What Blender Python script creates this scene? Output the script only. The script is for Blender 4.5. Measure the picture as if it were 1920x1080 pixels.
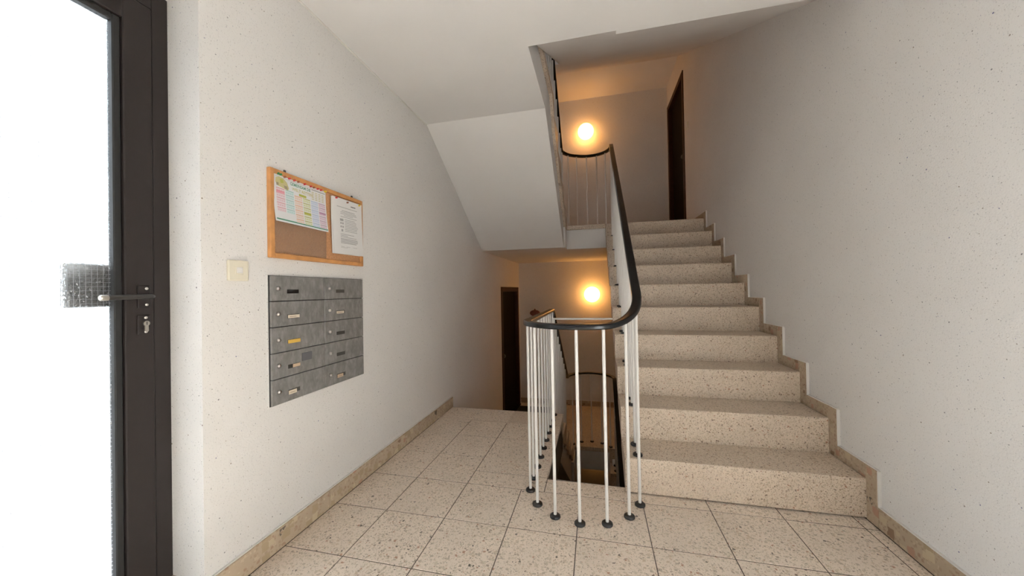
import bpy, bmesh, math, random
from mathutils import Vector, Matrix
random.seed(7)
for o in list(bpy.data.objects): bpy.data.objects.remove(o)
scene = bpy.context.scene
COL = scene.collection
PI = math.pi

# ---------------------------------------------------------------- camera
yaw, pit, rol = 0.2324, 0.0082, -0.0183
cam = bpy.data.cameras.new('camera'); cam_o = bpy.data.objects.new('camera', cam); COL.objects.link(cam_o)
Fv = Vector((-math.sin(yaw)*math.cos(pit), math.cos(yaw)*math.cos(pit), math.sin(pit)))
Rv = Vector((math.cos(yaw), math.sin(yaw), 0)); Uv = Rv.cross(Fv)
R2 = Rv*math.cos(rol)+Uv*math.sin(rol); U2 = Uv*math.cos(rol)-Rv*math.sin(rol)
M = Matrix((R2, U2, -Fv)).transposed().to_4x4(); M.translation = (0.9967, -1.5072, 1.0409)
cam_o.matrix_world = M
cam.sensor_width = 36; cam.sensor_fit = 'HORIZONTAL'; cam.lens = 658.4/1920*36
cam.clip_start = 0.02; cam.clip_end = 200
scene.camera = cam_o

# ---------------------------------------------------------------- daylight and exposure
world = bpy.data.worlds.new('overcast_sky'); scene.world = world; world.use_nodes = True
bg = world.node_tree.nodes['Background']
bg.inputs[0].default_value = (0.80, 0.90, 1.0, 1); bg.inputs[1].default_value = 8.0
pl = bpy.data.lights.new('daylight_portal', 'AREA'); pl.shape = 'RECTANGLE'; pl.size = 1.0; pl.size_y = 1.95
pl.cycles.is_portal = True
po = bpy.data.objects.new('daylight_portal', pl); COL.objects.link(po)
po.location = (-0.56, -1.12, 1.0); po.rotation_euler = (0, -PI/2, 0)
sun = bpy.data.lights.new('sun', 'SUN'); sun.energy = 108; sun.angle = .03; sun.color = (.94, .97, 1)
sun_o = bpy.data.objects.new('sun', sun); COL.objects.link(sun_o); sun_o.location = (-3, 0, 8)
sun_o.rotation_euler = Vector((.90, -.17, -.27)).to_track_quat('-Z', 'Y').to_euler()
vs = scene.view_settings
vs.view_transform = 'Standard'; vs.look = 'None'; vs.gamma = 1; vs.use_curve_mapping = False
vs.exposure = 0.13

# ---------------------------------------------------------------- dimensions (metres)
XL, XR = -0.290, 2.163          # plaster faces of the two long walls
SKL, SKR = -0.278, 2.150        # faces of the stone skirting
YB, YFRONT = 4.466, -2.75       # far wall, wall behind the viewer
R = 0.1787; H = 15*R            # riser, storey height
GA, GB = 0.252, 0.285           # going of the long and the short flights
YA = 0.375                      # first riser of the long flight
WXL, WXR, WYF = 0.72, 1.128, 0.426   # stairwell edges
YD = 1.468                      # edge of the foyer floor above the flight down
ZC = 2.382                      # foyer ceiling
ZUP, ZLOW = 10*R, -5*R          # landings
ZB = 1.516                      # underside of upper landing
YUF, YLF = 2.643, 2.93          # front edges of the landings in the well

# ---------------------------------------------------------------- materials
def new_mat(name):
    m = bpy.data.materials.new(name); m.use_nodes = True
    nt = m.node_tree; b = nt.nodes['Principled BSDF']
    return m, nt, b
def N(nt, t, **kw):
    n = nt.nodes.new(t)
    for k, v in kw.items(): setattr(n, k, v)
    return n
def L(nt, a, b): nt.links.new(a, b)
def simple(name, col, rough=0.5, metal=0.0, spec=0.5, bump=0, bscale=200, var=0.0, vscale=8):
    m, nt, b = new_mat(name)
    b.inputs['Base Color'].default_value = (*col, 1); b.inputs['Roughness'].default_value = rough
    b.inputs['Metallic'].default_value = metal; b.inputs['Specular IOR Level'].default_value = spec
    geo = N(nt, 'ShaderNodeNewGeometry')
    if var:
        n = N(nt, 'ShaderNodeTexNoise'); n.inputs['Scale'].default_value = vscale; n.inputs['Detail'].default_value = 5
        L(nt, geo.outputs['Position'], n.inputs['Vector'])
        r = N(nt, 'ShaderNodeValToRGB')
        r.color_ramp.elements[0].position = 0.3; r.color_ramp.elements[1].position = 0.7
        r.color_ramp.elements[0].color = (*[c*(1-var) for c in col], 1)
        r.color_ramp.elements[1].color = (*[min(1, c*(1+var)) for c in col], 1)
        L(nt, n.outputs['Fac'], r.inputs['Fac']); L(nt, r.outputs['Color'], b.inputs['Base Color'])
    if bump:
        n = N(nt, 'ShaderNodeTexNoise'); n.inputs['Scale'].default_value = bscale; n.inputs['Detail'].default_value = 3
        L(nt, geo.outputs['Position'], n.inputs['Vector'])
        bp = N(nt, 'ShaderNodeBump'); bp.inputs['Strength'].default_value = bump; bp.inputs['Distance'].default_value = 0.002
        L(nt, n.outputs['Fac'], bp.inputs['Height']); L(nt, bp.outputs['Normal'], b.inputs['Normal'])
    return m
def math_n(nt, op, a, bval=None, b=None):
    n = N(nt, 'ShaderNodeMath', operation=op); L(nt, a, n.inputs[0])
    if b is not None: L(nt, b, n.inputs[1])
    elif bval is not None: n.inputs[1].default_value = bval
    return n.outputs[0]
def ramp(nt, fac, stops, const=False):
    r = N(nt, 'ShaderNodeValToRGB'); cr = r.color_ramp
    if const: cr.interpolation = 'CONSTANT'
    while len(cr.elements) < len(stops): cr.elements.new(0.5)
    for e, (p, c) in zip(cr.elements, stops): e.position = p; e.color = (*c, 1)
    L(nt, fac, r.inputs['Fac']); return r.outputs['Color']
def mix(nt, fac, a, b):
    n = N(nt, 'ShaderNodeMix', data_type='RGBA')
    if isinstance(fac, float): n.inputs[0].default_value = fac
    else: L(nt, fac, n.inputs[0])
    for s, v in ((6, a), (7, b)):
        if isinstance(v, tuple): n.inputs[s].default_value = (*v, 1)
        else: L(nt, v, n.inputs[s])
    return n.outputs[2]
def chips(nt, vec, scale, lo, hi, palette, gate):
    """irregular stone chips: returns (mask, colour)"""
    v = N(nt, 'ShaderNodeTexVoronoi', distance='CHEBYCHEV'); v.inputs['Scale'].default_value = scale
    L(nt, vec, v.inputs['Vector'])
    sep = N(nt, 'ShaderNodeSeparateColor'); L(nt, v.outputs['Color'], sep.inputs[0])
    size = N(nt, 'ShaderNodeMapRange'); size.inputs[3].default_value = lo; size.inputs[4].default_value = hi
    L(nt, sep.outputs[1], size.inputs[0])
    m1 = math_n(nt, 'LESS_THAN', v.outputs['Distance'], b=size.outputs[0])
    m2 = math_n(nt, 'LESS_THAN', sep.outputs[2], gate)
    return math_n(nt, 'MULTIPLY', m1, b=m2), ramp(nt, sep.outputs[0], palette, True)
def warped(nt, amt=0.006, scale=60):
    geo = N(nt, 'ShaderNodeNewGeometry')
    n = N(nt, 'ShaderNodeTexNoise'); n.inputs['Scale'].default_value = scale; n.inputs['Detail'].default_value = 1
    L(nt, geo.outputs['Position'], n.inputs['Vector'])
    sub = N(nt, 'ShaderNodeVectorMath', operation='SUBTRACT'); L(nt, n.outputs['Color'], sub.inputs[0]); sub.inputs[1].default_value = (.5, .5, .5)
    sc = N(nt, 'ShaderNodeVectorMath', operation='SCALE'); L(nt, sub.outputs[0], sc.inputs[0]); sc.inputs['Scale'].default_value = amt*2
    ad = N(nt, 'ShaderNodeVectorMath', operation='ADD'); L(nt, geo.outputs['Position'], ad.inputs[0]); L(nt, sc.outputs[0], ad.inputs[1])
    return geo, ad.outputs[0]
def terrazzo(name, base, layers, rough=0.42):
    m, nt, b = new_mat(name)
    geo, vec = warped(nt)
    n = N(nt, 'ShaderNodeTexNoise'); n.inputs['Scale'].default_value = 5; n.inputs['Detail'].default_value = 6
    L(nt, geo.outputs['Position'], n.inputs['Vector'])
    col = ramp(nt, n.outputs['Fac'], [(0.3, tuple(c*.92 for c in base)), (0.7, tuple(min(1, c*1.05) for c in base))])
    for sc, lo, hi, pal, gate in layers:
        msk, c = chips(nt, vec, sc, lo, hi, pal, gate)
        col = mix(nt, msk, col, c)
    L(nt, col, b.inputs['Base Color'])
    b.inputs['Roughness'].default_value = rough; b.inputs['Specular IOR Level'].default_value = 0.4
    return m
PAL = [(0.0, (.58, .485, .375)), (.30, (.65, .555, .435)), (.52, (.50, .415, .32)), (.70, (.60, .475, .35)), (.84, (.40, .32, .24)), (.93, (.46, .27, .18)), (.97, (.15, .12, .09))]
PALD = [(0.0, (.50, .405, .30)), (.35, (.56, .45, .325)), (.6, (.40, .30, .205)), (.84, (.24, .17, .12)), (.95, (.38, .20, .12))]
m_tile = terrazzo('floor_terrazzo', (.81, .695, .585), [(190, .16, .46, PAL, .68), (88, .16, .48, PAL, .70)])
m_step = terrazzo('stair_terrazzo', (.72, .605, .49), [(250, .18, .48, PALD, .62), (108, .12, .44, PALD, .60)])
m_skirt = terrazzo('skirting_terrazzo', (.44, .345, .245), [
    (75, .2, .5, [(0, (.36, .27, .185)), (.5, (.50, .40, .29)), (.8, (.33, .22, .15))], .7),
    (24, .18, .5, [(0, (.37, .285, .18)), (.35, (.42, .25, .17)), (.52, (.50, .41, .28)), (.74, (.24, .15, .09)), (.86, (.40, .33, .22)), (.95, (.10, .075, .055))], .62)])
def plaster(name, col, specks=True):
    m, nt, b = new_mat(name)
    geo = N(nt, 'ShaderNodeNewGeometry')
    n = N(nt, 'ShaderNodeTexNoise'); n.inputs['Scale'].default_value = 1.7; n.inputs['Detail'].default_value = 6
    L(nt, geo.outputs['Position'], n.inputs['Vector'])
    c = ramp(nt, n.outputs['Fac'], [(0.3, tuple(x*.96 for x in col)), (0.7, tuple(min(1, x*1.02) for x in col))])
    if specks:
        pal = [(0, (.16, .16, .17)), (.4, (.24, .19, .14)), (.65, (.32, .31, .29)), (.9, (.08, .09, .25))]
        sp = N(nt, 'ShaderNodeSeparateXYZ'); L(nt, geo.outputs['Position'], sp.inputs[0])
        cb_ = N(nt, 'ShaderNodeCombineXYZ'); L(nt, math_n(nt, 'ADD', sp.outputs[0], b=sp.outputs[1]), cb_.inputs[0]); L(nt, sp.outputs[2], cb_.inputs[1])
        wn = N(nt, 'ShaderNodeTexNoise'); wn.inputs['Scale'].default_value = 420; wn.inputs['Detail'].default_value = 0; L(nt, geo.outputs['Position'], wn.inputs['Vector'])
        ws = N(nt, 'ShaderNodeVectorMath', operation='SCALE'); L(nt, wn.outputs['Color'], ws.inputs[0]); ws.inputs['Scale'].default_value = .0022
        wa = N(nt, 'ShaderNodeVectorMath', operation='ADD'); L(nt, cb_.outputs[0], wa.inputs[0]); L(nt, ws.outputs[0], wa.inputs[1])
        for sc, r0, r1, g, op in ((30, .02, .05, .34, .8), (70, .05, .13, .38, .32), (150, .1, .25, .40, .18), (13, .016, .034, .5, .88)):
            v = N(nt, 'ShaderNodeTexVoronoi', voronoi_dimensions='2D'); v.inputs['Scale'].default_value = sc
            L(nt, wa.outputs[0], v.inputs['Vector'])
            s = N(nt, 'ShaderNodeSeparateColor'); L(nt, v.outputs['Color'], s.inputs[0])
            mr = N(nt, 'ShaderNodeMapRange'); mr.inputs[3].default_value = r0; mr.inputs[4].default_value = r1; L(nt, s.outputs[1], mr.inputs[0])
            k = math_n(nt, 'LESS_THAN', v.outputs['Distance'], b=mr.outputs[0])
            k = math_n(nt, 'MULTIPLY', k, b=math_n(nt, 'LESS_THAN', s.outputs[2], g))
            c = mix(nt, math_n(nt, 'MULTIPLY', k, op), c, ramp(nt, s.outputs[0], pal, True))
    L(nt, c, b.inputs['Base Color']); b.inputs['Roughness'].default_value = .85; b.inputs['Specular IOR Level'].default_value = .2
    n2 = N(nt, 'ShaderNodeTexNoise'); n2.inputs['Scale'].default_value = 160; n2.inputs['Detail'].default_value = 3
    L(nt, geo.outputs['Position'], n2.inputs['Vector'])
    bp = N(nt, 'ShaderNodeBump'); bp.inputs['Strength'].default_value = .25 if specks else .06; bp.inputs['Distance'].default_value = .003
    L(nt, n2.outputs['Fac'], bp.inputs['Height']); L(nt, bp.outputs['Normal'], b.inputs['Normal'])
    return m
m_wall = plaster('speckled_plaster', (.80, .782, .762))
m_ceil = plaster('smooth_white_plaster', (.87, .858, .848), False)
m_grout = simple('joint_grout', (.10, .075, .055), .9)
m_white = simple('white_paint', (.82, .80, .77), .6)
m_edge = simple('white_edge_paint', (.80, .78, .74), .6)
m_black = simple('black_pvc', (.006, .006, .007), .25, spec=.35)
m_foot = simple('black_rubber', (.012, .012, .013), .45)
m_door = simple('dark_bronze_aluminium', (.017, .0125, .0115), .5, 0, .3, var=.06, vscale=40)
m_gasket = simple('black_gasket', (.006, .006, .006), .6)
m_wood_dk = simple('dark_brown_wood', (.042, .012, .006), .6, 0, .25, var=.25, vscale=30)
m_leaf = simple('dark_door_leaf', (.008, .003, .002), .7, 0, .08, var=.2, vscale=20)
m_steel = simple('brushed_steel', (.55, .53, .50), .3, 1.0)
m_dsteel = simple('dark_steel', (.10, .095, .09), .35, .9)
m_cyl = simple('nickel_cylinder', (.42, .39, .34), .35, .9)
m_switch = simple('cream_switch_plastic', (.78, .73, .60), .35)
m_mail = None
def galvanised():
    m, nt, b = new_mat('galvanised_sheet')
    geo = N(nt, 'ShaderNodeNewGeometry')
    mp = N(nt, 'ShaderNodeVectorMath', operation='MULTIPLY'); mp.inputs[1].default_value = (1, 1.4, .7); L(nt, geo.outputs['Position'], mp.inputs[0])
    v = N(nt, 'ShaderNodeTexVoronoi'); v.inputs['Scale'].default_value = 85; L(nt, mp.outputs[0], v.inputs['Vector'])
    s = N(nt, 'ShaderNodeSeparateColor'); L(nt, v.outputs['Color'], s.inputs[0])
    n = N(nt, 'ShaderNodeTexNoise'); n.inputs['Scale'].default_value = 30; n.inputs['Detail'].default_value = 6; L(nt, mp.outputs[0], n.inputs['Vector'])
    f = math_n(nt, 'ADD', math_n(nt, 'MULTIPLY', s.outputs[0], .16), b=math_n(nt, 'MULTIPLY', n.outputs['Fac'], .84))
    c = ramp(nt, f, [(.25, (.15, .143, .134)), (.5, (.20, .192, .182)), (.75, (.27, .26, .25))])
    L(nt, c, b.inputs['Base Color']); b.inputs['Roughness'].default_value = .5; b.inputs['Metallic'].default_value = .25
    return m
m_mail = galvanised()
m_mailgap = simple('mailbox_shadow_gap', (.02, .02, .02), .7)
m_slot = simple('dark_name_slot', (.035, .033, .028), .5)
m_slotblack = simple('black_name_slot', (.004, .004, .004), .5)
m_tagcream = simple('cream_name_tag', (.66, .57, .45), .6)
m_tagyellow = simple('yellow_name_tag', (.62, .40, .08), .6)
m_tagbeige = simple('beige_name_tag', (.52, .38, .26), .6)
m_tagink = simple('tag_print', (.30, .24, .18), .7)
m_sticker = simple('dull_grey_sticker', (.10, .10, .105), .8)
m_frame = simple('pine_frame', (.47, .22, .075), .5, var=.18, vscale=25)
m_cork = simple('cork', (.42, .21, .095), .9, bump=.5, bscale=500, var=.22, vscale=220)
m_paper = simple('white_paper', (.80, .79, .78), .7)
m_paperc = simple('calendar_paper', (.80, .80, .82), .6)
def ink(name, c): return simple(name, c, .7)
m_ink = ink('grey_print', (.36, .35, .35)); m_inkd = ink('dark_print', (.12, .12, .13))
m_red = ink('pink_print', (.70, .30, .36)); m_teal = ink('teal_print', (.33, .58, .56)); m_orange = ink('orange_print', (.78, .40, .24))
m_olive = ink('olive_print', (.42, .42, .08)); m_blue = ink('blue_print', (.42, .52, .74)); m_mauve = ink('mauve_print', (.50, .28, .42))
m_greend = ink('green_print', (.08, .26, .17)); m_gold = ink('gold_print', (.55, .50, .25)); m_brownp = ink('brown_print', (.30, .26, .17))
m_pkl = ink('pale_pink_print', (.78, .68, .72)); m_tel = ink('pale_teal_print', (.66, .78, .78)); m_orl = ink('pale_orange_print', (.82, .74, .70)); m_oll = ink('pale_green_print', (.76, .78, .62)); m_bll = ink('pale_blue_print', (.70, .74, .84)); m_mvl = ink('pale_mauve_print', (.78, .66, .74))
m_pgreen = simple('green_pin', (.02, .22, .08), .3); m_pred = simple('red_pin', (.45, .02, .03), .3); m_pyel = simple('yellow_pin', (.75, .55, .03), .3); m_pbrown = simple('brown_pin', (.25, .08, .04), .3)
m_plaque = simple('reddish_brown_plaque', (.17, .045, .025), .5, var=.2, vscale=40)
m_mat = simple('dark_doormat', (.018, .019, .016), .95, bump=.6, bscale=700)
m_pave = simple('grey_paving', (.085, .083, .085), .9, var=.08, vscale=3)
m_base = simple('basement_tile', (.13, .05, .02), .6, var=.1, vscale=6)
m_block = simple('dark_light_block', (.045, .042, .04), .9, bump=.4, bscale=120, var=.1, vscale=5)  # dark surface of the added light-blocking wall outside
m_brass = simple('lamp_base_metal', (.5, .4, .25), .4, .8)
def lamp_mat(name, col, s):
    m, nt, b = new_mat(name)
    b.inputs['Base Color'].default_value = (.9, .85, .75, 1)
    b.inputs['Emission Color'].default_value = (*col, 1); b.inputs['Emission Strength'].default_value = s
    return m
m_globe = lamp_mat('opal_glass_lit', (1.0, .44, .105), 9.0)
def glass_mat():
    m = bpy.data.materials.new('wired_cast_glass'); m.use_nodes = True; nt = m.node_tree
    nt.nodes.remove(nt.nodes['Principled BSDF']); out = nt.nodes['Material Output']
    geo = N(nt, 'ShaderNodeNewGeometry')
    v = N(nt, 'ShaderNodeTexVoronoi', distance='CHEBYCHEV'); v.inputs['Scale'].default_value = 110; L(nt, geo.outputs['Position'], v.inputs['Vector'])
    n = N(nt, 'ShaderNodeTexNoise'); n.inputs['Scale'].default_value = 90; L(nt, geo.outputs['Position'], n.inputs['Vector'])
    h = math_n(nt, 'ADD', v.outputs['Distance'], b=n.outputs['Fac'])
    bp = N(nt, 'ShaderNodeBump'); bp.inputs['Strength'].default_value = .55; bp.inputs['Distance'].default_value = .006
    L(nt, h, bp.inputs['Height'])
    tr = N(nt, 'ShaderNodeBsdfTransparent'); tr.inputs[0].default_value = (.93, .95, .95, 1)
    rf = N(nt, 'ShaderNodeBsdfRefraction'); rf.inputs['IOR'].default_value = 1.2; rf.inputs['Roughness'].default_value = .08; rf.inputs[0].default_value = (.93, .95, .95, 1)
    L(nt, bp.outputs['Normal'], rf.inputs['Normal'])
    gl = N(nt, 'ShaderNodeBsdfGlossy'); gl.inputs['Roughness'].default_value = .12; L(nt, bp.outputs['Normal'], gl.inputs['Normal'])
    fr = N(nt, 'ShaderNodeFresnel'); fr.inputs['IOR'].default_value = 2.1
    tl = N(nt, 'ShaderNodeBsdfTranslucent'); tl.inputs[0].default_value = (.93, .95, .95, 1)
    m0 = N(nt, 'ShaderNodeMixShader'); m0.inputs[0].default_value = .985; L(nt, tl.outputs[0], m0.inputs[1]); L(nt, rf.outputs[0], m0.inputs[2])
    m1 = N(nt, 'ShaderNodeMixShader'); m1.inputs[0].default_value = .15; L(nt, tr.outputs[0], m1.inputs[1]); L(nt, m0.outputs[0], m1.inputs[2])
    m2 = N(nt, 'ShaderNodeMixShader'); L(nt, fr.outputs[0], m2.inputs[0]); L(nt, m1.outputs[0], m2.inputs[1]); L(nt, gl.outputs[0], m2.inputs[2])
    L(nt, m2.outputs[0], out.inputs['Surface'])
    return m
m_glass = glass_mat()
m_clear = bpy.data.materials.new('clear_glass_side'); m_clear.use_nodes = True
_nt = m_clear.node_tree; _nt.nodes.remove(_nt.nodes['Principled BSDF'])
_t = _nt.nodes.new('ShaderNodeBsdfTransparent'); _t.inputs[0].default_value = (.97, .98, .98, 1)
_nt.links.new(_t.outputs[0], _nt.nodes['Material Output'].inputs['Surface'])
def glaze(o):
    """rolled relief only on the room side of the pane, the other faces are smooth"""
    o.data.materials.append(m_clear)
    for p in o.data.polygons: p.material_index = 0 if p.normal.x > .9 else 1
    return o
def sleeve_mat():
    m = bpy.data.materials.new('clear_plastic_sleeve'); m.use_nodes = True; nt = m.node_tree
    nt.nodes.remove(nt.nodes['Principled BSDF']); out = nt.nodes['Material Output']
    tr = N(nt, 'ShaderNodeBsdfTransparent'); df = N(nt, 'ShaderNodeBsdfDiffuse'); df.inputs[0].default_value = (.5, .42, .35, 1)
    gl = N(nt, 'ShaderNodeBsdfGlossy'); gl.inputs['Roughness'].default_value = .2
    a = N(nt, 'ShaderNodeMixShader'); a.inputs[0].default_value = .13; L(nt, tr.outputs[0], a.inputs[1]); L(nt, df.outputs[0], a.inputs[2])
    c = N(nt, 'ShaderNodeMixShader'); c.inputs[0].default_value = .06; L(nt, a.outputs[0], c.inputs[1]); L(nt, gl.outputs[0], c.inputs[2])
    L(nt, c.outputs[0], out.inputs['Surface']); return m
m_sleeve = sleeve_mat()

# ---------------------------------------------------------------- mesh helpers (world coordinates in, origin at the base of each object)
def wloc(o):
    v = Vector((0, 0, 0))
    while o is not None: v += o.location; o = o.parent
    return v
def link(name, me, mat, parent=None, base=None, smooth=False):
    vs_ = [v.co for v in me.vertices]
    if base is None:
        xs = [v.x for v in vs_]; ys = [v.y for v in vs_]; zs = [v.z for v in vs_]
        base = Vector(((min(xs)+max(xs))/2, (min(ys)+max(ys))/2, min(zs)))
    base = Vector(base)
    me.transform(Matrix.Translation(-base))
    if mat is not None and not me.materials: me.materials.append(mat)
    if smooth:
        for p in me.polygons: p.use_smooth = True
    o = bpy.data.objects.new(name, me); COL.objects.link(o)
    o.parent = parent; o.location = base - (wloc(parent) if parent else Vector((0, 0, 0)))
    return o
def inst(name, me, parent, loc):
    o = bpy.data.objects.new(name, me); COL.objects.link(o); o.parent = parent
    o.location = Vector(loc) - (wloc(parent) if parent else Vector((0, 0, 0))); return o
def bm_box(bm, x0, x1, y0, y1, z0, z1):
    vs_ = [bm.verts.new((x, y, z)) for x in (x0, x1) for y in (y0, y1) for z in (z0, z1)]
    for f in ((0, 1, 3, 2), (4, 6, 7, 5), (0, 4, 5, 1), (2, 3, 7, 6), (0, 2, 6, 4), (1, 5, 7, 3)):
        bm.faces.new([vs_[i] for i in f])
def to_me(bm, name, bevel=0, seg=1):
    bmesh.ops.recalc_face_normals(bm, faces=bm.faces)
    if bevel: bmesh.ops.bevel(bm, geom=list(bm.edges), offset=bevel, segments=seg, affect='EDGES', profile=.5)
    me = bpy.data.meshes.new(name); bm.to_mesh(me); bm.free(); return me
def box(name, x0, x1, y0, y1, z0, z1, mat, parent=None, bevel=0, seg=1, base=None):
    bm = bmesh.new(); bm_box(bm, min(x0, x1), max(x0, x1), min(y0, y1), max(y0, y1), min(z0, z1), max(z0, z1))
    return link(name, to_me(bm, name, bevel, seg), mat, parent, base)
def boxes(name, lst, mat, parent=None):
    bm = bmesh.new()
    for b in lst: bm_box(bm, *b)
    return link(name, to_me(bm, name), mat, parent)
def prism_x(name, poly, x0, x1, mat, parent=None, bevel=0):
    """polygon in (y,z) extruded along x"""
    bm = bmesh.new()
    a = [bm.verts.new((x0, y, z)) for y, z in poly]; b = [bm.verts.new((x1, y, z)) for y, z in poly]
    bm.faces.new(a); bm.faces.new(b[::-1]); n = len(poly)
    for i in range(n): bm.faces.new((a[i], b[i], b[(i+1) % n], a[(i+1) % n]))
    return link(name, to_me(bm, name, bevel), mat, parent)
def prism_z(bm, poly, z0, z1):
    a = [bm.verts.new((x, y, z0)) for x, y in poly]; b = [bm.verts.new((x, y, z1)) for x, y in poly]
    bm.faces.new(a[::-1]); bm.faces.new(b); n = len(poly)
    for i in range(n): bm.faces.new((a[i], a[(i+1) % n], b[(i+1) % n], b[i]))
def lathe_me(name, prof, axis='Z', seg=20, mat=None):
    """prof: (r,h) pairs; closed solid of revolution about local axis"""
    bm = bmesh.new(); rings = []
    for r, h in prof:
        if r < 1e-6: rings.append([bm.verts.new((0, 0, h))])
        else: rings.append([bm.verts.new((r*math.cos(2*PI*i/seg), r*math.sin(2*PI*i/seg), h)) for i in range(seg)])
    for a, b in zip(rings, rings[1:]):
        for i in range(seg):
            j = (i+1) % seg
            if len(a) == 1 and len(b) == 1: continue
            if len(a) == 1: bm.faces.new((a[0], b[i], b[j]))
            elif len(b) == 1: bm.faces.new((a[i], b[0], a[j]))
            else: bm.faces.new((a[i], b[i], b[j], a[j]))
    if len(rings[0]) > 1: bm.faces.new(rings[0][::-1])
    if len(rings[-1]) > 1: bm.faces.new(rings[-1])
    me = to_me(bm, name)
    if axis == 'X': me.transform(Matrix.Rotation(PI/2, 4, 'Y'))
    if axis == '-Y': me.transform(Matrix.Rotation(PI/2, 4, 'X'))
    if axis == '-X': me.transform(Matrix.Rotation(-PI/2, 4, 'Y'))
    for p in me.polygons: p.use_smooth = True
    me.set_sharp_from_angle(angle=math.radians(50))
    if mat: me.materials.append(mat)
    return me
def sweep_me(name, pts, prof, closed_prof=True):
    """prof: (side, up) points swept along pts"""
    bm = bmesh.new(); rings = []
    for i, p in enumerate(pts):
        t = (pts[min(i+1, len(pts)-1)] - pts[max(i-1, 0)]).normalized()
        s = Vector((t.y, -t.x, 0))
        s = s.normalized() if s.length > 1e-6 else Vector((1, 0, 0))
        u = s.cross(t).normalized()
        rings.append([bm.verts.new(p + s*a + u*b) for a, b in prof])
    n = len(prof)
    for a, b in zip(rings, rings[1:]):
        for i in range(n): bm.faces.new((a[i], a[(i+1) % n], b[(i+1) % n], b[i]))
    bm.faces.new(rings[0][::-1]); bm.faces.new(rings[-1])
    me = to_me(bm, name)
    for p in me.polygons: p.use_smooth = True
    me.set_sharp_from_angle(angle=math.radians(50))
    return me
def empty(name, loc, parent=None):
    o = bpy.data.objects.new(name, None); COL.objects.link(o); o.empty_display_size = .1
    o.parent = parent; o.location = Vector(loc) - (wloc(parent) if parent else Vector((0, 0, 0))); return o
def tag(o, label, cat, group=None):
    o['label'] = label; o['category'] = cat
    if group: o['group'] = group
    return o
def struct(o, label=None, cat=None):
    o['kind'] = 'structure'
    if label: o['label'] = label
    if cat: o['category'] = cat
    return o

# ================================================================ THE SETTING
ZTOP = H + 2.42; ZBOT = -10*R - 5*R
EY0, EY1, EZ = -1.665, -0.60, 2.07              # entrance opening in the wall
D2 = (3.245, 4.36, ZLOW, 1.10)                 # doorway off the lower landing
D3 = (3.43, 4.42, ZUP, 3.87)                   # doorway off the upper landing
WT = 0.22
wl = boxes('wall_left', [
    (XL-WT, XL, YFRONT, EY0, ZBOT, ZTOP),
    (XL-WT, XL, EY0, EY1, ZBOT, -0.02), (XL-WT, XL, EY0, EY1, EZ, ZTOP),
    (XL-WT, XL, EY1, D2[0], ZBOT, ZTOP),
    (XL-WT, XL, D2[0], D2[1], ZBOT, D2[2]), (XL-WT, XL, D2[0], D2[1], D2[3], ZTOP),
    (XL-WT, XL-.13, D2[0], D2[1], D2[2], D2[3]),
    (XL-WT, XL, D2[1], YB, ZBOT, ZTOP)], m_wall)
struct(wl, 'speckled off-white plaster wall with the mailboxes', 'wall')
wr = boxes('wall_right', [
    (XR, XR+WT, YFRONT, D3[0], ZBOT, ZTOP),
    (XR, XR+WT, D3[0], D3[1], ZBOT, D3[2]), (XR, XR+WT, D3[0], D3[1], D3[3], ZTOP),
    (XR+.13, XR+WT, D3[0], D3[1], D3[2], D3[3]),
    (XR, XR+WT, D3[1], YB, ZBOT, ZTOP)], m_wall)
struct(wr, 'speckled off-white plaster wall along the ascending stairs', 'wall')
struct(box('wall_back', XL-WT, XR+WT, YB, YB+.2, ZBOT, ZTOP, m_wall), 'plaster wall behind both landings carrying the globe lamps', 'wall')
struct(box('wall_front', XL-WT, XR+WT, YFRONT-.2, YFRONT, ZBOT, ZTOP, m_wall), 'plain plaster wall closing the entrance hall', 'wall')

# ---- foyer ceiling slab (next floor) with the stairwell cut out
bm = bmesh.new(); YCE = 0.386; UXL = 0.665
prism_z(bm, [(XL, YFRONT), (XR, YFRONT), (XR, YCE), (UXL, YCE), (UXL, 1.06), (XL, 1.06)], ZC, H-.062)
struct(link('ceiling', to_me(bm, 'ceiling'), m_ceil), 'smooth white foyer ceiling ending at the stairwell', 'ceiling')
box('floor_edge_stone', XL, .690, YCE-.01, 1.055, H-.06, H, m_step, bpy.data.objects['ceiling'])
# ---- sloping soffit above the long flight + flat ceiling over the upper landing
SZ = lambda y: 2.538 + .552*(y-.647)
bm = bmesh.new()
def slope_slab(bm, x0, x1, y0, y1, t=.22):
    v = [bm.verts.new((x, y, SZ(y)+d)) for x in (x0, x1) for y in (y0, y1) for d in (0, t)]
    for f in ((0, 1, 3, 2), (4, 6, 7, 5), (0, 4, 5, 1), (2, 3, 7, 6), (0, 2, 6, 4), (1, 5, 7, 3)): bm.faces.new([v[i] for i in f])
slope_slab(bm, .70, XR, YCE, 3.70); slope_slab(bm, .40, .70, 1.9, 3.70)
struct(link('ceiling_sloped', to_me(bm, 'ceiling_sloped'), m_ceil), 'sloping plaster soffit over the ascending stairs', 'ceiling')
box('ceiling_edge_strip', 1.13, XR, YCE+.0, YCE+.03, ZC+.002, ZC+.10, m_ceil, bpy.data.objects['ceiling'])
ZUC = SZ(3.70)
struct(box('ceiling_landing', XL, XR, 3.70, YB, ZUC, ZUC+.2, m_ceil), 'flat plaster ceiling over the upper landing', 'ceiling')
struct(box('ceiling_top', XL, XR, YFRONT, 3.72, ZTOP-.1, ZTOP, m_ceil), 'plain ceiling of the storey above', 'ceiling')

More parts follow.
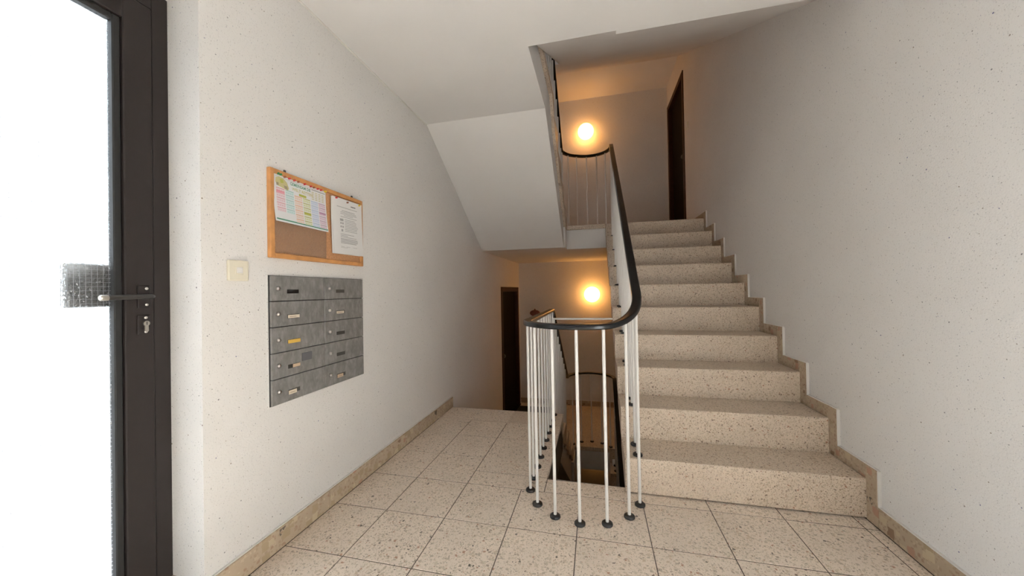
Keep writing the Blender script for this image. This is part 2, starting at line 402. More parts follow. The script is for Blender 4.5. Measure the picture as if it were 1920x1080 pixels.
# ---- foyer floor: slab with separate terrazzo tiles
bm = bmesh.new()
prism_z(bm, [(XL, YFRONT), (XR, YFRONT), (XR, WYF), (WXR, WYF), (WXL-.012, WYF+.012), (WXL-.012, YD-.02), (XL, YD-.02)], -.29, -.0013)
floor = struct(link('floor', to_me(bm, 'floor'), m_grout), 'terrazzo tiled floor of the entrance hall', 'floor')
tile_cache = {}
def tile(x0, x1, y0, y1, name='tile', gap=.0019, th=.024):
    w, d = round(x1-x0-2*gap, 4), round(y1-y0-2*gap, 4)
    if (w, d) not in tile_cache:
        b = bmesh.new(); bm_box(b, -w/2, w/2, -d/2, d/2, 0, th)
        bmesh.ops.recalc_face_normals(b, faces=b.faces)
        bmesh.ops.bevel(b, geom=[e for e in b.edges if all(v.co.z > th/2 for v in e.verts)], offset=.0012, segments=1, affect='EDGES')
        me = bpy.data.meshes.new('tile'); b.to_mesh(me); b.free(); me.materials.append(m_tile); tile_cache[(w, d)] = me
    return inst(name, tile_cache[(w, d)], floor, ((x0+x1)/2, (y0+y1)/2, -th + random.uniform(-.0004, .0004)))
xs = [SKL, 0, .3, .6, .9, 1.2, 1.5, 1.8, 2.1, SKR]
ys = [-2.7, -2.4, -2.1, -1.8, -1.5, -1.2, -.9, -.6, -.3, 0, .3]
for j in range(len(ys)-1):
    for i in range(len(xs)-1): tile(xs[i], xs[i+1], ys[j], ys[j+1])
for i in range(2):
    for y0, y1 in ((.3, .6), (.6, .9), (.9, 1.2)): tile(xs[i], xs[i+1], y0, y1)
tile(.3, .72, .3, WYF+.012, 'border_stone'); tile(.72, WXR+.07, .3, WYF, 'border_stone')
for x0, x1 in ((WXR+.07, 1.5), (1.5, 1.8), (1.8, 2.1), (2.1, SKR)): tile(x0, x1, .3, YA+.02)
for y0, y1 in ((WYF+.012, .9), (.9, 1.2)): tile(.3, WXL, y0, y1, 'border_stone')
tile(SKL, .3, 1.2, YD, 'nosing_slab'); tile(.3, WXL, 1.2, YD, 'nosing_slab')

# ---- landings
bm = bmesh.new()
prism_z(bm, [(XL, 2.43), (UXL+.02, 2.43), (UXL+.02, YUF), (WXR-.002, YUF), (WXR-.002, YUF+.07), (XR, YUF+.07), (XR, YB), (XL, YB)], ZB, ZUP-.045)
land_u = struct(link('landing_upper', to_me(bm, 'landing_upper'), m_ceil), 'white concrete landing slab at the top of the stairs', 'landing')
box('floor_finish', SKL, SKR, YUF+.25, YB, ZUP-.045, ZUP, m_step, land_u)
box('edge_stone', UXL+.028, WXR-.002, YUF-.012, YUF+.25, ZUP-.05, ZUP, m_step, land_u, .003)
bm = bmesh.new()
prism_z(bm, [(XL, 2.58), (WXL, 2.58), (WXL, YLF), (WXR-.002, YLF), (WXR-.002, YLF+.07), (XR, YLF+.07), (XR, YB), (XL, YB)], ZLOW-.28, ZLOW-.045)
land_l = struct(link('landing_lower', to_me(bm, 'landing_lower'), m_ceil), 'white concrete landing slab below the entrance hall', 'landing')
box('floor_finish', XL, XR, YLF+.25, YB, ZLOW-.045, ZLOW, m_step, land_l)
box('edge_stone', WXL-.01, WXR-.002, YLF-.012, YLF+.25, ZLOW-.05, ZLOW, m_step, land_l, .003)
box('edge_stone', XL, WXL-.012, 2.62, YLF+.25, ZLOW-.045, ZLOW, m_step, land_l)
struct(box('floor_basement', XL, XR, YFRONT, YB, ZBOT-.1, ZBOT, m_base), 'reddish brown basement floor at the foot of the stairwell', 'floor')
struct(box('pavement_outside', -14, XL-WT, -12, 10, -.12, -.02, m_pave), 'grey paved ground outside the entrance door', 'ground')

struct(box('wall_light_block', -4.2, XL-WT, -2.62, -2.45, -.02, 3.6, m_block), 'added unseen dark wall keeping outside light off the entrance reveal', 'wall')  # unseen wall, put in to cut outside light reaching the door reveal
struct(box('trim_1', XL, XL+.007, EY1, 1.06, ZC-.007, ZC, m_edge), 'thin white bead between the mailbox wall and the ceiling', 'trim')
# ================================================================ STAIRS
def flight(name, label, x0, x1, ys, d, z0, n, g, sx0, sx1, core, drop=0.0):
    """n risers climbing in direction d (+1/-1 along y) from z0; stone blocks x0..x1, concrete core sx0..sx1"""
    root = empty(name, ((x0+x1)/2, ys, z0)); tag(root, label, 'stairs', 'stair flights')
    for k in range(n):
        gap = .007 if k == 0 else .0015
        last = k == n-1; gl = g + (.122 if drop else 0)
        prof = [(0, gap-drop), (.055+drop, gap-drop), (g+.022, R-.055-drop*.6), (g+.022, R), (.006, R), (.0015, R-.0015), (0, R-.006)]
        if last: prof = [(0, gap), (.055, gap), (.16, R-.055), (gl, R-.055), (gl, R), (.006, R), (.0015, R-.0015), (0, R-.006)]
        prism_x('step', [(ys + d*(k*g + a), z0 + k*R + b) for a, b in prof], x0, x1, m_step, root)
    prism_x('concrete_slab', core, sx0, sx1, m_ceil, root)
    return root
zA = lambda y, c: R/GA*(y-YA) + c
flight('stair_flight', 'ten-step terrazzo flight climbing from the tiled hall to the upper landing', WXR, SKR, YA, 1, 0, 10, GA, WXR+.03, XR-.002,
       [(YA+.06, -.004), (YA+.06+.3, -.004-.0), (YA+.40, -.10), (YUF, zA(YUF, -.13)-.06), (YUF, zA(YUF, -.03))])
# short flight from upper landing to the next storey (climbs back towards the hall)
flight('stair_flight', 'short terrazzo flight above the mailbox wall with a smooth sloping white underside', XL+.002, .690, 2.608, -1, ZUP, 5, GB, XL+.002, UXL,
       [(2.608-.04, ZUP), (2.43, ZUP-.05), (2.43, ZB), (1.06, ZC), (1.06, H-.07), (1.40, H-.07)], .06)
# short flight from the hall down to the lower landing
flight('stair_flight', 'short terrazzo flight descending from the hall to the lower landing', XL+.002, .715, 2.608, -1, ZLOW, 5, GB, XL+.002, .69,
       [(2.608-.04, ZLOW), (2.58, ZLOW-.10), (2.58, ZLOW-.28), (1.40, -.37), (1.36, -.29), (1.36, -.05)])
# long flight from lower landing down under the ascending one
yE = YLF - 9*GA
flight('stair_flight', 'dim terrazzo flight descending into the basement beneath the ascending stairs', WXR, XR-.002, yE, 1, ZBOT, 10, GA, WXR+.03, XR-.002,
       [(yE+.06, ZBOT), (yE+.4, ZBOT), (YLF, ZLOW-.24), (YLF, ZLOW-.13)])

# ================================================================ SKIRTING
bl = struct(box('baseboard_left', XL, SKL, -.594, -.05, 0, .088, m_skirt, None, .002), 'brown terrazzo skirting below the mailboxes', 'skirting')
for y0, y1 in ((-.048, .45), (.452, .95), (.952, 1.478)): box('skirting_stone', XL, SKL, y0, y1, 0, .088, m_skirt, bl, .002)
box('skirting_stone', XL-.145, XL+.010, -.612, -.598, 0, .088, m_skirt, bl, .002)
box('paint_line', XL, SKL-.004, -.59, 1.475, .088, .092, m_edge, bl)
br = struct(box('baseboard_right', SKR, XR, -.6, YA-.064, 0, .088, m_skirt, None, .002), 'brown terrazzo skirting stepping up beside the stairs', 'skirting')
for y0, y1 in ((-1.3, -.602), (-2.0, -1.302), (-2.74, -2.002)): box('skirting_stone', SKR, XR, y0, y1, 0, .088, m_skirt, br, .002)
box('paint_line', SKR+.003, XR, -2.7, YA-.064, .088, .092, m_edge, br)
TD, TR = .062, .064
for k in range(10):
    y = YA + k*GA; z = k*R
    z_lo = z + .0005
    box('riser_stone', SKR, XR, y-TD, y+.004, z_lo if k else 0, z+R+TR, m_skirt, br, .0015)
    box('paint_edge', SKR+.001, XR+.001, y-TD-.005, y-TD, z + (.09 if k == 0 else TR), z+R+TR, m_edge, br)
    y2 = y + GA - TD if k < 9 else YB-1.06
    box('tread_stone', SKR, XR, y+.005, y2-.001 if k < 9 else D3[0]-.02, z+R, z+R+TR, m_skirt, br, .0015)
    box('paint_line', SKR+.003, XR, y-TD, y2-.006 if k < 9 else D3[0]-.02, z+R+TR, z+R+TR+.004, m_edge, br)
bb = struct(box('baseboard_back', XL, XR, YB-.013, YB, ZLOW, ZLOW+.085, m_skirt, None, .002), 'terrazzo skirting along the lower landing', 'skirting')
bb2 = struct(box('baseboard_landing', XL, XR, YB-.013, YB, ZUP, ZUP+.085, m_skirt, None, .002), 'terrazzo skirting along the upper landing', 'skirting')

# ================================================================ ENTRANCE DOOR
XD = -.425                                     # room face of the leaf
d1 = empty('door_1', (XD-.03, -1.12, 0)); struct(d1, 'dark bronze aluminium entrance door with wired glass', 'door')
LY0, LY1 = -1.60, -.648                        # leaf
GY0, GY1 = -1.50, -.742; GZ0, GZ1 = .16, 1.90  # glass
LT = 2.0
fx0, fx1 = XD-.075, XD-.006
box('frame_jamb', fx0, fx1, LY1+.003, EY1+.004, 0, EZ, m_door, d1, .002)
box('frame_jamb', fx0, fx1, -1.665, LY0-.003, 0, EZ, m_door, d1, .002)
box('frame_head', fx0, fx1, LY0-.003, LY1+.003, LT+.004, EZ, m_door, d1, .002)
box('threshold', fx0, fx1, LY0, LY1, -.003, .012, m_dsteel, d1, .002)
lx0 = XD-.06
box('leaf_stile', lx0, XD, GY1+.02, LY1, .02, LT, m_door, d1, .003)
box('leaf_stile', lx0, XD, LY0, GY0-.02, .02, LT, m_door, d1, .003)
box('leaf_rail', lx0, XD, GY0-.02, GY1+.02, GZ1+.02, LT, m_door, d1, .003)
box('leaf_rail', lx0, XD, GY0-.02, GY1+.02, .02, GZ0-.02, m_door, d1, .003)
bx0, bx1 = XD-.024, XD-.010
for a in ((GY1, GY1+.02, GZ0-.02, GZ1+.02), (GY0-.02, GY0, GZ0-.02, GZ1+.02), (GY0, GY1, GZ1, GZ1+.02), (GY0, GY1, GZ0-.02, GZ0)):
    box('glazing_bead', bx0-.012, bx1, *a, m_gasket, d1, .003)
gp = glaze(box('glass_pane', XD-.034, XD-.026, GY0-.008, GY1+.008, GZ0-.008, GZ1+.008, m_glass, d1)); gp['label'] = 'wired textured glass pane'
bm = bmesh.new(); wx = XD-.0255; t = .00035; st = .0125
y = GY0+.004
while y < GY1: bm_box(bm, wx-.0004, wx, y-t, y+t, GZ0, GZ1); y += st
z = GZ0+.004
while z < GZ1: bm_box(bm, wx-.0004, wx, GY0, GY1, z-t, z+t); z += st
m_wire = simple('glass_wire', (.40, .40, .41), .4, .6)
wm = link('wire_mesh', to_me(bm, 'wire_mesh'), m_wire, d1); wm['kind'] = 'stuff'
# lever handle, its rose and the lock cylinder
hy, hz = -.678, 1.044
rose = box('handle_rose', XD, XD+.006, hy-.016, hy+.016, hz-.036, hz+.036, m_door, d1, .002)
scr = lathe_me('screw', [(.0045, 0), (.0045, .0015), (.002, .003), (0, .003)], 'X', 10, m_steel)
for dz in (-.026, .026): inst('screw', scr, rose, (XD+.006, hy+.006, hz+dz))
hnd = link('lever_handle', sweep_me('lever', [Vector((XD+.004, hy, hz)), Vector((XD+.030, hy, hz)), Vector((XD+.042, hy-.001, hz)), Vector((XD+.048, hy-.010, hz)), Vector((XD+.049, hy-.03, hz)), Vector((XD+.049, hy-.112, hz-.002))],
    [(.008*math.cos(i*PI/6), .0075*math.sin(i*PI/6)) for i in range(12)]), m_dsteel, d1)
cap = inst('end_cap', lathe_me('end_cap', [(.0085, 0), (.0085, .014), (.007, .017), (0, .017)], '-Y', 14, m_cyl), hnd, (XD+.049, hy-.110+.0, hz-.002))
esc = box('lock_escutcheon', XD, XD+.005, hy-.016, hy+.016, .922, .985, m_door, d1, .002)
for zz in (.931, .976): inst('screw', scr, esc, (XD+.005, hy+.004, zz))
bm = bmesh.new()
pts = [(.0085*math.cos(a), .0085*math.sin(a)) for a in [(-60+i*30)*PI/180 for i in range(11)]]
pts = pts + [(-.0048, -.024), (-.003, -.0265), (.003, -.0265), (.0048, -.024)]
va = [bm.verts.new((XD+.005, hy+.004+p, .9575+q)) for p, q in pts]; vb = [bm.verts.new((XD+.010, hy+.004+p, .9575+q)) for p, q in pts]
bm.faces.new(va[::-1]); bm.faces.new(vb)
for i in range(len(pts)): bm.faces.new((va[i], va[(i+1) % len(pts)], vb[(i+1) % len(pts)], vb[i]))
link('lock_cylinder', to_me(bm, 'lock_cylinder'), m_cyl, esc)
box('key_slot', XD+.0095, XD+.0105, hy+.003, hy+.005, .953, .963, m_gasket, esc)
# dark pull plate on the street side, seen through the glass
pp = box('outside_pull_plate', XD-.102, XD-.080, -.815, -.68, 1.014, 1.148, m_dsteel, d1, .004); pp['label'] = 'dark pull plate on the street side, blurred by the glass'
box('plate_bracket', XD-.08, XD-.058, -.71, -.68, 1.05, 1.11, m_dsteel, d1)
# ================================================================ FLAT DOORS
def flat_door(name, label, xw, sgn, y0, y1, z0, z1):
    """door in a wall whose room face is x=xw; room lies on the side sgn"""
    r = empty(name, (xw, (y0+y1)/2, z0)); struct(r, label, 'door')
    a, b = xw-sgn*.12, xw+sgn*.012
    w = .07
    box('frame_jamb', a, b, y0, y0+w, z0, z1, m_wood_dk, r, .003); box('frame_jamb', a, b, y1-w, y1, z0, z1, m_wood_dk, r, .003)
    box('frame_head', a, b, y0+w, y1-w, z1-w, z1, m_wood_dk, r, .003)
    box('threshold', xw-sgn*.13, xw+sgn*.02, y0, y1, z0, z0+.012, m_leaf, r)
    lf = box('leaf', xw-sgn*.085, xw-sgn*.045, y0+w, y1-w, z0+.012, z1-w, m_leaf, r)
    hp = inst('handle', lathe_me('knob', [(.008, 0), (.008, .03), (.022, .038), (.026, .05), (.018, .06), (0, .062)], 'X' if sgn > 0 else '-X', 16, m_dsteel), lf, (xw-sgn*.045, y0+w+.06, z0+1.0))
    return r
flat_door('door_2', 'dark brown flat door beside the lower landing', XL, 1, *D2)
flat_door('door_3', 'dark brown flat door beside the upper landing', XR, -1, *D3)
tag(box('doormat', XL+.022, XL+.56, 3.40, 4.25, ZLOW, ZLOW+.014, m_mat, None, .004), 'dark doormat in front of the lower landing door', 'doormat')
db = tag(box('doorbell', XR-.010, XR, 3.235, 3.295, 3.02, 3.11, m_switch, None, .003), 'small cream doorbell plate beside the upper landing door', 'doorbell')
box('button', XR-.014, XR-.010, 3.252, 3.278, 3.05, 3.076, m_white, db, .002)

# ================================================================ RAILING
RX0, RX1 = .642, 1.198; RCX = (RX0+RX1)/2; RR = (RX1-RX0)/2
YF_, YU_, YL_ = .36, 2.56, 2.79               # arc centres: hall, upper landing, lower landing
ZR = .875
def zright(y): return R*(1+(y-YA)/GA) + .845 + .09*(y-.36)/2.2
path = []
def add(x, y, z): path.append(Vector((x, y, z)))
n = 10
for i in range(n+1): y = .75 + (YL_-.06-.75)*i/n; add(RX1, y, ZLOW+ZR - (YL_-y)*R/GA)
for i in range(0, 25):
    a = PI*i/24; add(RCX+RR*math.cos(a), YL_+RR*math.sin(a), ZLOW+ZR)
YK = 1.42
for i in range(1, n): y = YL_-.04 + (YK-YL_+.04)*i/n; add(RX0, y, ZLOW+ZR + (YL_-y)/(YL_-YK)*(5*R))
add(RX0, YK+.01, ZR-.004); add(RX0, YK-.02, ZR)
for y in (1.2, .9, .6, .42): add(RX0, y, ZR)
def zfront(deg): return ZR if deg < 112 else ZR + (zright(YF_)-ZR)*((deg-112)/68)**1.8
for i in range(0, 33):
    a = PI*i/32; add(RCX-RR*math.cos(a), YF_-RR*math.sin(a), zfront(180*i/32))
for i in range(1, 21): y = YF_ + (YU_-.04-YF_)*i/20; add(RX1, y, zright(y))
zr1 = zright(YU_-.04); zr2 = ZUP+ZR
for i in range(0, 25):
    a = PI*i/24; f = i/24; add(RCX+RR*math.cos(a), YU_+RR*math.sin(a), zr1 + (zr2-zr1)*min(1, f*1.6) if i else zr1+.008)
for i in range(1, n): y = YU_-.03 + (YK-YU_+.03)*i/n; add(RX0, y, zr2 + (YU_-y)/(YU_-YK)*(5*R))
add(RX0, YK, zr2+5*R)
for y in (1.2, .9, .6): add(RX0, y, zr2+5*R)
rail = empty('stair_railing', (RCX, YF_-RR, 0))
tag(rail, 'continuous stair railing of thin white bars under a glossy black handrail', 'railing')
w, h = .0225, .0125
prof = []
for cx, cz, a0 in ((w-.008, h-.008, 0), (-w+.008, h-.008, 90), (-w+.006, -h+.006, 180), (w-.006, -h+.006, 270)):
    rr = .008 if cz > 0 else .006
    for s in range(4):
        a = (a0+30*s)*PI/180; prof.append((cx+rr*math.cos(a), cz+rr*math.sin(a)))
hr = link('handrail', sweep_me('handrail', path, prof), m_black, rail); hr['label'] = 'black plastic handrail'
foot_me = lathe_me('foot', [(.0235, 0), (.0245, .003), (.0235, .009), (.019, .0125), (.011, .0135), (0, .0135)], 'Z', 18, m_foot)
bal_cache = {}
def railz(x, y, guess):
    best = min(range(len(path)-1), key=lambda i: seg_d(i, x, y, guess))
    a, b = path[best], path[best+1]; d = (b-a); l2 = d.x*d.x+d.y*d.y
    t = 0 if l2 < 1e-9 else max(0, min(1, ((x-a.x)*d.x+(y-a.y)*d.y)/l2))
    return a.z + d.z*t
def seg_d(i, x, y, guess):
    a, b = path[i], path[i+1]; d = (b-a); l2 = d.x*d.x+d.y*d.y
    t = 0 if l2 < 1e-9 else max(0, min(1, ((x-a.x)*d.x+(y-a.y)*d.y)/l2))
    p = a+d*t
    return (p.x-x)**2+(p.y-y)**2 + .03*(p.z-guess)**2
def baluster(x, y, z):
    top = railz(x, y, z+.9) - .006; hgt = round(top-z, 3)
    if hgt not in bal_cache:
        bal_cache[hgt] = lathe_me('baluster', [(.0072, .002), (.0072, hgt)], 'Z', 12, m_white)
    b = inst('baluster', bal_cache[hgt], rail, (x, y, z))
    inst('foot', foot_me, b, (x, y, z))
def arc_feet(cy, sgn, angs, z):
    for a in angs: baluster(RCX-RR*math.cos(a*PI/180), cy+sgn*RR*math.sin(a*PI/180), z)
for k in range(9): baluster(RX0+.003, .418+.1255*k, 0)
arc_feet(YF_, -1, (13, 39, 64, 88, 113, 138.5, 163), 0)
for j in range(18): y = YA+.037+.126*j; baluster(RX1-.004, y, R*(1+int((y-YA)/GA)))
arc_feet(YU_, 1, (14, 41, 66, 91, 116, 142), ZUP)
for k in range(4):
    for q in (.07, .2125): baluster(RX0+.003, 2.608-GB*k-q, ZUP+R*(k+1))
for k in range(6): baluster(RX0+.003, 1.38-.13*k, H-.001)
arc_feet(YL_+.005, 1, (36, 63, 90, 117, 144), ZLOW)
for j in range(1, 5):
    for q in (.07, .2125): baluster(RX0+.003, YD+GB*(j-1)+q, -R*j)
for j in range(1, 8):
    for q in (.063, .189): baluster(RX1-.004, YLF-GA*(j-1)-q, ZLOW-R*j)
box('tie_bar', RX0+.004, WXR+.02, YK-.006, YK+.006, .795, .809, m_white, rail)

# ================================================================ WALL LAMPS
m_globe_fill = lamp_mat('opal_glass_fill', (1.0, .44, .105), .7)  # weak emission for the added basement lamp
def wall_lamp(label, x, z, gm=None):
    r = empty('wall_lamp', (x, YB, z)); tag(r, label, 'lamp', 'globe lamps on the landings')
    inst('mounting_plate', lathe_me('plate', [(.07, 0), (.07, .012), (.05, .022), (.045, .03), (0, .03)], '-Y', 24, m_brass), r, (x, YB, z))
    prof = [(.045, .022)] + [(.128*math.sin(a), .140-.128*math.cos(a)) for a in [(.36+i*(PI-.36)/16) for i in range(17)]]
    prof[-1] = (0, .268)
    inst('glass_globe', lathe_me('globe', prof, '-Y', 28, gm or m_globe), r, (x, YB, z))
wall_lamp('lit opal globe lamp on the lower landing wall', .945, .960)
wall_lamp('lit opal globe lamp on the upper landing wall', .898, 3.615)
wall_lamp('added dim globe lamp, out of view, brightening the basement below the lower landing', .945, .960-H, m_globe_fill)  # hidden fill lamp, added to lift the dark at the stairwell foot
# oval plaque
pr_ = empty('wall_plaque', (-.019, YB, .60)); tag(pr_, 'small oval reddish brown plaque hung beside the lower landing door', 'plaque')
me = lathe_me('plaque', [(.085, 0), (.088, .006), (.08, .014), (.06, .018), (.02, .02), (0, .02)], '-Y', 28, m_plaque)
me.transform(Matrix.Diagonal((1, 1, .62, 1))); inst('oval_board', me, pr_, (-.019, YB, .652))
inst('hanging_knob', lathe_me('knob', [(.012, 0), (.014, .006), (.008, .014), (0, .015)], '-Y', 14, m_plaque), pr_, (-.019, YB, .713))

# ================================================================ LIGHT SWITCH
sw = tag(box('light_switch', XL, XL+.012, -.518, -.442, 1.096, 1.172, m_switch, None, .004, 2), 'cream square light switch between the door and the mailboxes', 'switch')
box('bezel', XL+.012, XL+.014, -.496, -.464, 1.118, 1.150, m_switch, sw, .0015)
box('rocker', XL+.014, XL+.017, -.491, -.469, 1.124, 1.146, m_white, sw, .002)

# ================================================================ MAILBOXES
MY0, MY1, MZ0, MZ1 = -.355, .222, .590, 1.122
mb = empty('mailbox_unit', (XL, (MY0+MY1)/2, MZ0)); tag(mb, 'galvanised grey block of ten letter boxes set into the wall', 'mailbox')
box('carcass', XL-.0, XL+.006, MY0, MY1, MZ0, MZ1, m_mailgap, mb)
lock_me = lathe_me('lock', [(.0085, 0), (.0085, .003), (.0078, .006), (.0055, .009), (0, .0102)], 'X', 16, m_steel)
ms = [['black', 'cream', 'yellow', 'half_r', 'half_l'], ['dark', 'tan', 'dark', 'dark', 'half_l2']]
cw, rh = (MY1-MY0)/2, (MZ1-MZ0)/5
for c in range(2):
    for r_ in range(5):
        y0 = MY0+c*cw; z1 = MZ1-r_*rh; z0 = z1-rh
        dr = box('letterbox_door', XL+.006, XL+.015, y0+.0015, y0+cw-.0015, z0+.0015, z1-.0015, m_mail, mb, .0012)
        lk = inst('lock', lock_me, dr, (XL+.015, y0+.11*cw, z0+.50*rh)); box('key_slot', XL+.0245, XL+.0256, y0+.11*cw, y0+.11*cw+.007, z0+.50*rh-.0008, z0+.50*rh+.0008, m_slotblack, dr)
        pa, pb = y0+.27*cw, y0+.475*cw; pc, pd = z0+.30*rh, z0+.455*rh; X0 = XL+.015
        kind = ms[c][r_]
        box('name_slot', X0, X0+.001, pa, pb, pc, pd, m_slotblack if kind == 'black' else m_slot, dr)
        if kind == 'cream':
            box('name_tag', X0+.001, X0+.003, pa+.001, pb+.001, pc+.001, pd-.002, m_tagcream, dr, .0005)
            box('tag_print', X0+.003, X0+.0032, pa+.008, pb-.016, pc+.006, pc+.0085, m_tagink, dr)
        if kind == 'yellow': box('name_tag', X0+.001, X0+.004, pa-.001, pb+.004, pc, pd-.001, m_tagyellow, dr, .0012)
        if kind == 'tan':
            box('name_tag', X0+.001, X0+.003, pa, pb-.006, pc+.001, pd-.003, m_tagcream, dr, .0005)
            box('tag_print', X0+.003, X0+.0032, pa+.008, pb-.016, pc+.006, pc+.0085, m_tagink, dr)
        if kind == 'half_r': box('name_tag', X0+.001, X0+.0035, pa+.022, pb+.002, pc+.001, pd-.001, m_tagbeige, dr, .0012)
        if kind in ('half_l', 'half_l2'):
            t_ = box('name_tag', X0+.001, X0+.003, pa, pb-.018, pc-.003, pd-.003, m_tagcream if kind == 'half_l' else m_tagbeige, dr, .0005)
            box('tag_print', X0+.003, X0+.0032, pa+.006, pb-.026, pc+.003, pc+.0055, m_tagink, dr)
        if c == 0 and r_ == 3: box('grey_sticker', X0, X0+.0012, y0+.52*cw, y0+.715*cw, z0+.47*rh, z0+.80*rh, m_sticker, dr)
# plaster lip around the block
mbl = [(MY0-.008, MY0, MZ0-.006, MZ1+.004), (MY0, MY1, MZ0-.006, MZ0), (MY1, MY1+.005, MZ0-.006, MZ1+.004)]
for a in mbl: box('plaster_lip', XL, XL+.003, *a, m_wall, mb, .001)

# ================================================================ CORK BOARD AND PAPERS
CY0, CY1, CZ0, CZ1 = -.355, .226, 1.194, 1.562
cb = empty('cork_board', (XL, (CY0+CY1)/2, CZ0)); tag(cb, 'cork notice board in a pine frame above the letter boxes', 'notice board')
fw = .020
box('cork_sheet', XL, XL+.010, CY0+fw, CY1-fw, CZ0+fw, CZ1-fw, m_cork, cb)
for a in ((CY0, CY0+fw, CZ0, CZ1), (CY1-fw, CY1, CZ0, CZ1), (CY0+fw, CY1-fw, CZ1-fw, CZ1), (CY0+fw, CY1-fw, CZ0, CZ0+fw)):
    box('frame_bar', XL, XL+.019, *a, m_frame, cb, .003, 2)
for y_ in (-.27, .155):
    box('hanger', XL, XL+.006, y_-.006, y_+.006, CZ1-.002, CZ1+.014, m_dsteel, cb, .002)
tag(box('plastic_sleeve', XL+.0105, XL+.0113, -.327, -.045, 1.217, 1.50, m_sleeve), 'empty clear plastic sleeve pinned on cork behind the calendar', 'sleeve')

# sheets: local frame (u along +y, v up), then bent away from the wall towards the bottom
class Sheet:
    def __init__(s, u0, v0, wd, ht, rot, lift0, lift1): s.u0, s.v0, s.wd, s.ht, s.rot, s.l0, s.l1 = u0, v0, wd, ht, rot, lift0, lift1
    def P(s, u, v, e=0):
        """u,v from the sheet's top left corner; v downwards"""
        y = s.u0 + u*math.cos(s.rot) + v*math.sin(s.rot)
        z = s.v0 + u*math.sin(s.rot) - v*math.cos(s.rot)
        f = v/s.ht
        return Vector((XL + s.l0 + (s.l1-s.l0)*f*f + e, y, z))
def sheet_obj(name, S, mat, thick=.0008):
    bm = bmesh.new(); nv = 8
    g = [[[bm.verts.new(S.P(S.wd*i, S.ht*j/nv, e)) for i in (0, 1)] for j in range(nv+1)] for e in (0, -thick)]
    for j in range(nv):
        bm.faces.new((g[0][j][0], g[0][j+1][0], g[0][j+1][1], g[0][j][1]))
        bm.faces.new((g[1][j][0], g[1][j][1], g[1][j+1][1], g[1][j+1][0]))
        for i in (0, 1): bm.faces.new((g[0][j][i], g[0][j+1][i], g[1][j+1][i], g[1][j][i]))
    for j in (0, nv): bm.faces.new((g[0][j][0], g[0][j][1], g[1][j][1], g[1][j][0]))
    return link(name, to_me(bm, name), mat)
def print_quads(name, S, rects, mat, parent, e=.0005):
    bm = bmesh.new()
    for u0, v0, u1, v1 in rects:
        n_ = max(1, int((v1-v0)/.02))
        for j in range(n_):
            a, b = v0+(v1-v0)*j/n_, v0+(v1-v0)*(j+1)/n_
            bm.faces.new([bm.verts.new(S.P(u, v, e)) for u, v in ((u0, a), (u0, b), (u1, b), (u1, a))])
    me = bpy.data.meshes.new(name); bm.to_mesh(me); bm.free()
    return link(name, me, mat, parent)
def print_poly(name, S, pts, mat, parent, e=.0006):
    bm = bmesh.new(); bm.faces.new([bm.verts.new(S.P(u, v, e)) for u, v in pts])
    me = bpy.data.meshes.new(name); bm.to_mesh(me); bm.free(); return link(name, me, mat, parent)
def print_text(name, S, txt, u, v, size, mat, parent, e=.0007, bold=.0004, sx=1.0):
    cu = bpy.data.curves.new(name, 'FONT'); cu.body = txt; cu.size = size; cu.offset = bold; cu.resolution_u = 2
    to = bpy.data.objects.new(name, cu); COL.objects.link(to)
    bpy.context.view_layer.update()
    me = bpy.data.meshes.new_from_object(to.evaluated_get(bpy.context.evaluated_depsgraph_get()))
    bpy.data.objects.remove(to)
    for vt in me.vertices: vt.co = S.P(u+vt.co.x*sx, v-vt.co.y, e)
    me.materials.clear(); return link(name, me, mat, parent)
# --- waste calendar
S = Sheet(-.336, 1.551, .288, .205, -.012, .013, .030)
cal = sheet_obj('wall_calendar', S, m_paperc, .0025); tag(cal, 'colourful yearly calendar sheet pinned to the cork board', 'calendar')
print_text('title_text', S, 'GEMEINSAM DIE', .082, .034, .0185, m_greend, cal, sx=.84)
print_text('title_text', S, 'WELT RETTEN', .092, .054, .0185, m_gold, cal, sx=.94)
print_quads('badge_print', S, [(.128, .060, .168, .071)], m_olive, cal)
print_poly('picture_print', S, [(.012, .022), (.03, .014), (.05, .018), (.066, .03), (.076, .052), (.07, .064), (.045, .058), (.02, .054), (.01, .04)], m_gold, cal)
print_poly('picture_print', S, [(.03, .024), (.046, .022), (.05, .036), (.036, .04)], m_olive, cal, .0008)
print_poly('picture_print', S, [(.013, .042), (.024, .04), (.026, .052), (.015, .054)], m_brownp, cal, .0008)
print_poly('picture_print', S, [(.05, .046), (.066, .046), (.07, .06), (.054, .058)], m_brownp, cal, .0008)
print_quads('rule_print', S, [(.01, .0155, .20, .0165), (.20, .018, .283, .022)], m_ink, cal)
print_quads('legend_print', S, [(.20+.02*i, .03+.008*j, .214+.02*i, .033+.008*j) for i in range(4) for j in range(5)], m_gold, cal)
cols = [(m_red, m_pkl), (m_teal, m_tel), (m_orange, m_orl), (m_olive, m_oll), (m_blue, m_bll), (m_mauve, m_mvl)]
for i, (mm, ml) in enumerate(cols):
    u0 = .012+.0455*i; nrow = 5 if i < 2 else 6; vs0 = .062 if i < 2 else .074
    bars, cells, ticks = [], [], []
    for j in range(nrow):
        v0 = vs0+.0205*j
        bars.append((u0, v0, u0+.041, v0+.0035)); cells.append((u0, v0+.0055, u0+.041, v0+.017))
        ticks += [(u0+.003+.010*q, v0+.009, u0+.009+.010*q, v0+.0105) for q in range(4)] + [(u0+.003+.010*q, v0+.013, u0+.008+.010*q, v0+.0142) for q in range(4)]
    print_quads('month_field', S, cells, ml, cal, .0005); print_quads('month_bar', S, bars, mm, cal, .0007); print_quads('date_print', S, ticks, mm, cal, .0009)
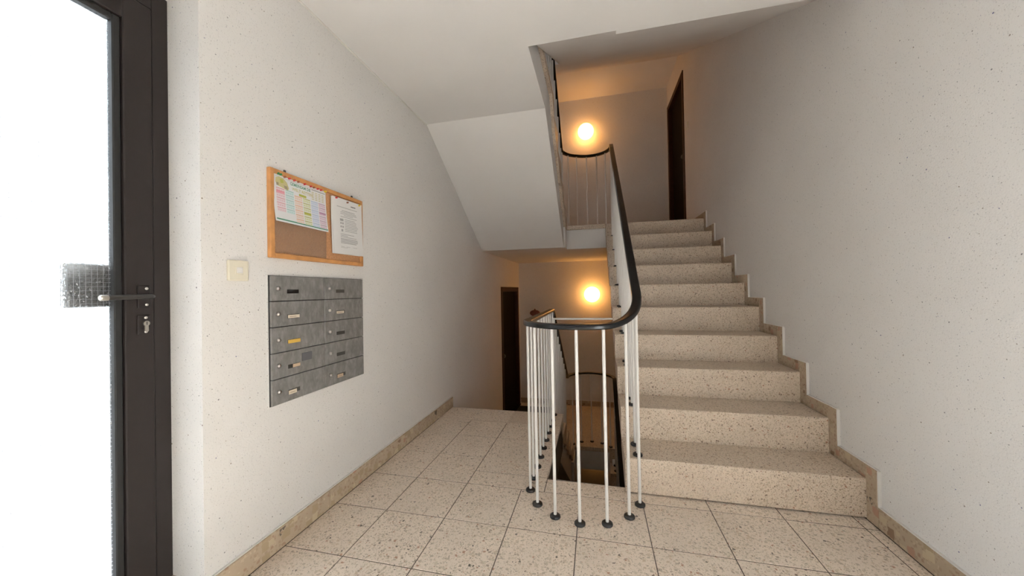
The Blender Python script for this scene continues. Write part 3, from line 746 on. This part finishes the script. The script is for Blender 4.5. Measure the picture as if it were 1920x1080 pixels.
print_quads('field_highlight', S, [(.1495, .138, .189, .147)], m_olive, cal, .0011); print_quads('field_highlight', S, [(.012, .073, .052, .082)], m_red, cal, .0011)
print_quads('field_highlight', S, [(.2395, .117, .281, .124)], m_mauve, cal, .0011)
print_quads('foot_stripe', S, [(.004, .192, .286, .198)], m_greend, cal)
# --- notice
S2 = Sheet(-.012, 1.533, .225, .287, .012, .0205, .0265)
under = sheet_obj('notice_backing', Sheet(-.021, 1.531, .214, .286, .012, .0197, .0220), m_paper); tag(under, 'white sheet of paper lying under the printed notice', 'paper', )
nt_ = sheet_obj('printed_notice', S2, m_paper, .0006); tag(nt_, 'white typed notice sheet pinned to the cork board', 'notice')
print_quads('rule_print', S2, [(.03, .043, .185, .0455)], m_ink, nt_)
print_quads('letterhead_print', S2, [(.135, .026, .172, .031)], m_inkd, nt_)
ln = [(.065, .060, .165, .063), (.055, .068, .175, .0705), (.055, .0755, .18, .078), (.08, .0835, .15, .086), (.055, .092, .18, .0945)]
for j in range(8): ln.append((.085, .104+.0085*j, .085+random.uniform(.08, .105), .1065+.0085*j))
for j in range(3): ln.append((.05, .182+.0075*j, .05+random.uniform(.05, .13), .1845+.0075*j))
for j in range(4): ln.append((.05, .206+.007*j, .05+random.uniform(.11, .135), .2095+.007*j))
ln += [(.05, .247, .075, .2485), (.09, .247, .12, .2485), (.14, .247, .175, .2485), (.05, .252, .1, .2535)]
print_quads('text_print', S2, ln, m_ink, nt_)
print_quads('diagram_print', S2, [(.05, .104, .075, .116), (.052, .122, .061, .132), (.066, .122, .075, .132), (.052, .140, .061, .150), (.066, .140, .075, .150), (.058, .158, .070, .170)], m_ink, nt_)
# --- push pins
pin_me = {}
def pin(y, z, x, m, label):
    me = pin_me.setdefault(m.name, lathe_me('pin', [(.0012, -.004), (.0012, .001), (.0044, .0015), (.0046, .003), (.003, .0045), (.0028, .007), (.0044, .008), (.004, .0095), (0, .010)], 'X', 12, m))
    o = inst('push_pin', me, None, (x, y, z)); tag(o, label, 'pin', 'push pins on the cork board')
pin(-.318, 1.545, XL+.0145, m_pgreen, 'green push pin at a corner of the calendar'); pin(-.306, 1.5445, XL+.0145, m_pgreen, 'green push pin at a corner of the calendar')
pin(-.056, 1.540, XL+.0145, m_pyel, 'yellow push pin at a corner of the calendar')
pin(.010, 1.527, XL+.0215, m_pred, 'red push pin holding the typed notice')
pin(.092, 1.522, XL+.0215, m_pbrown, 'brown push pin near the middle of the notice top')
pin(.187, 1.528, XL+.0215, m_pyel, 'yellow push pin at a corner of the typed notice')
for i, y_ in enumerate((-.285, -.262, -.236, -.215, -.18, -.145, -.127, -.104, -.083)):
    pin(y_, 1.5405, XL+.0140, m_pred if i % 3 else m_pbrown, ('red' if i % 3 else 'brown')+' push pin in the row along the top of the calendar')
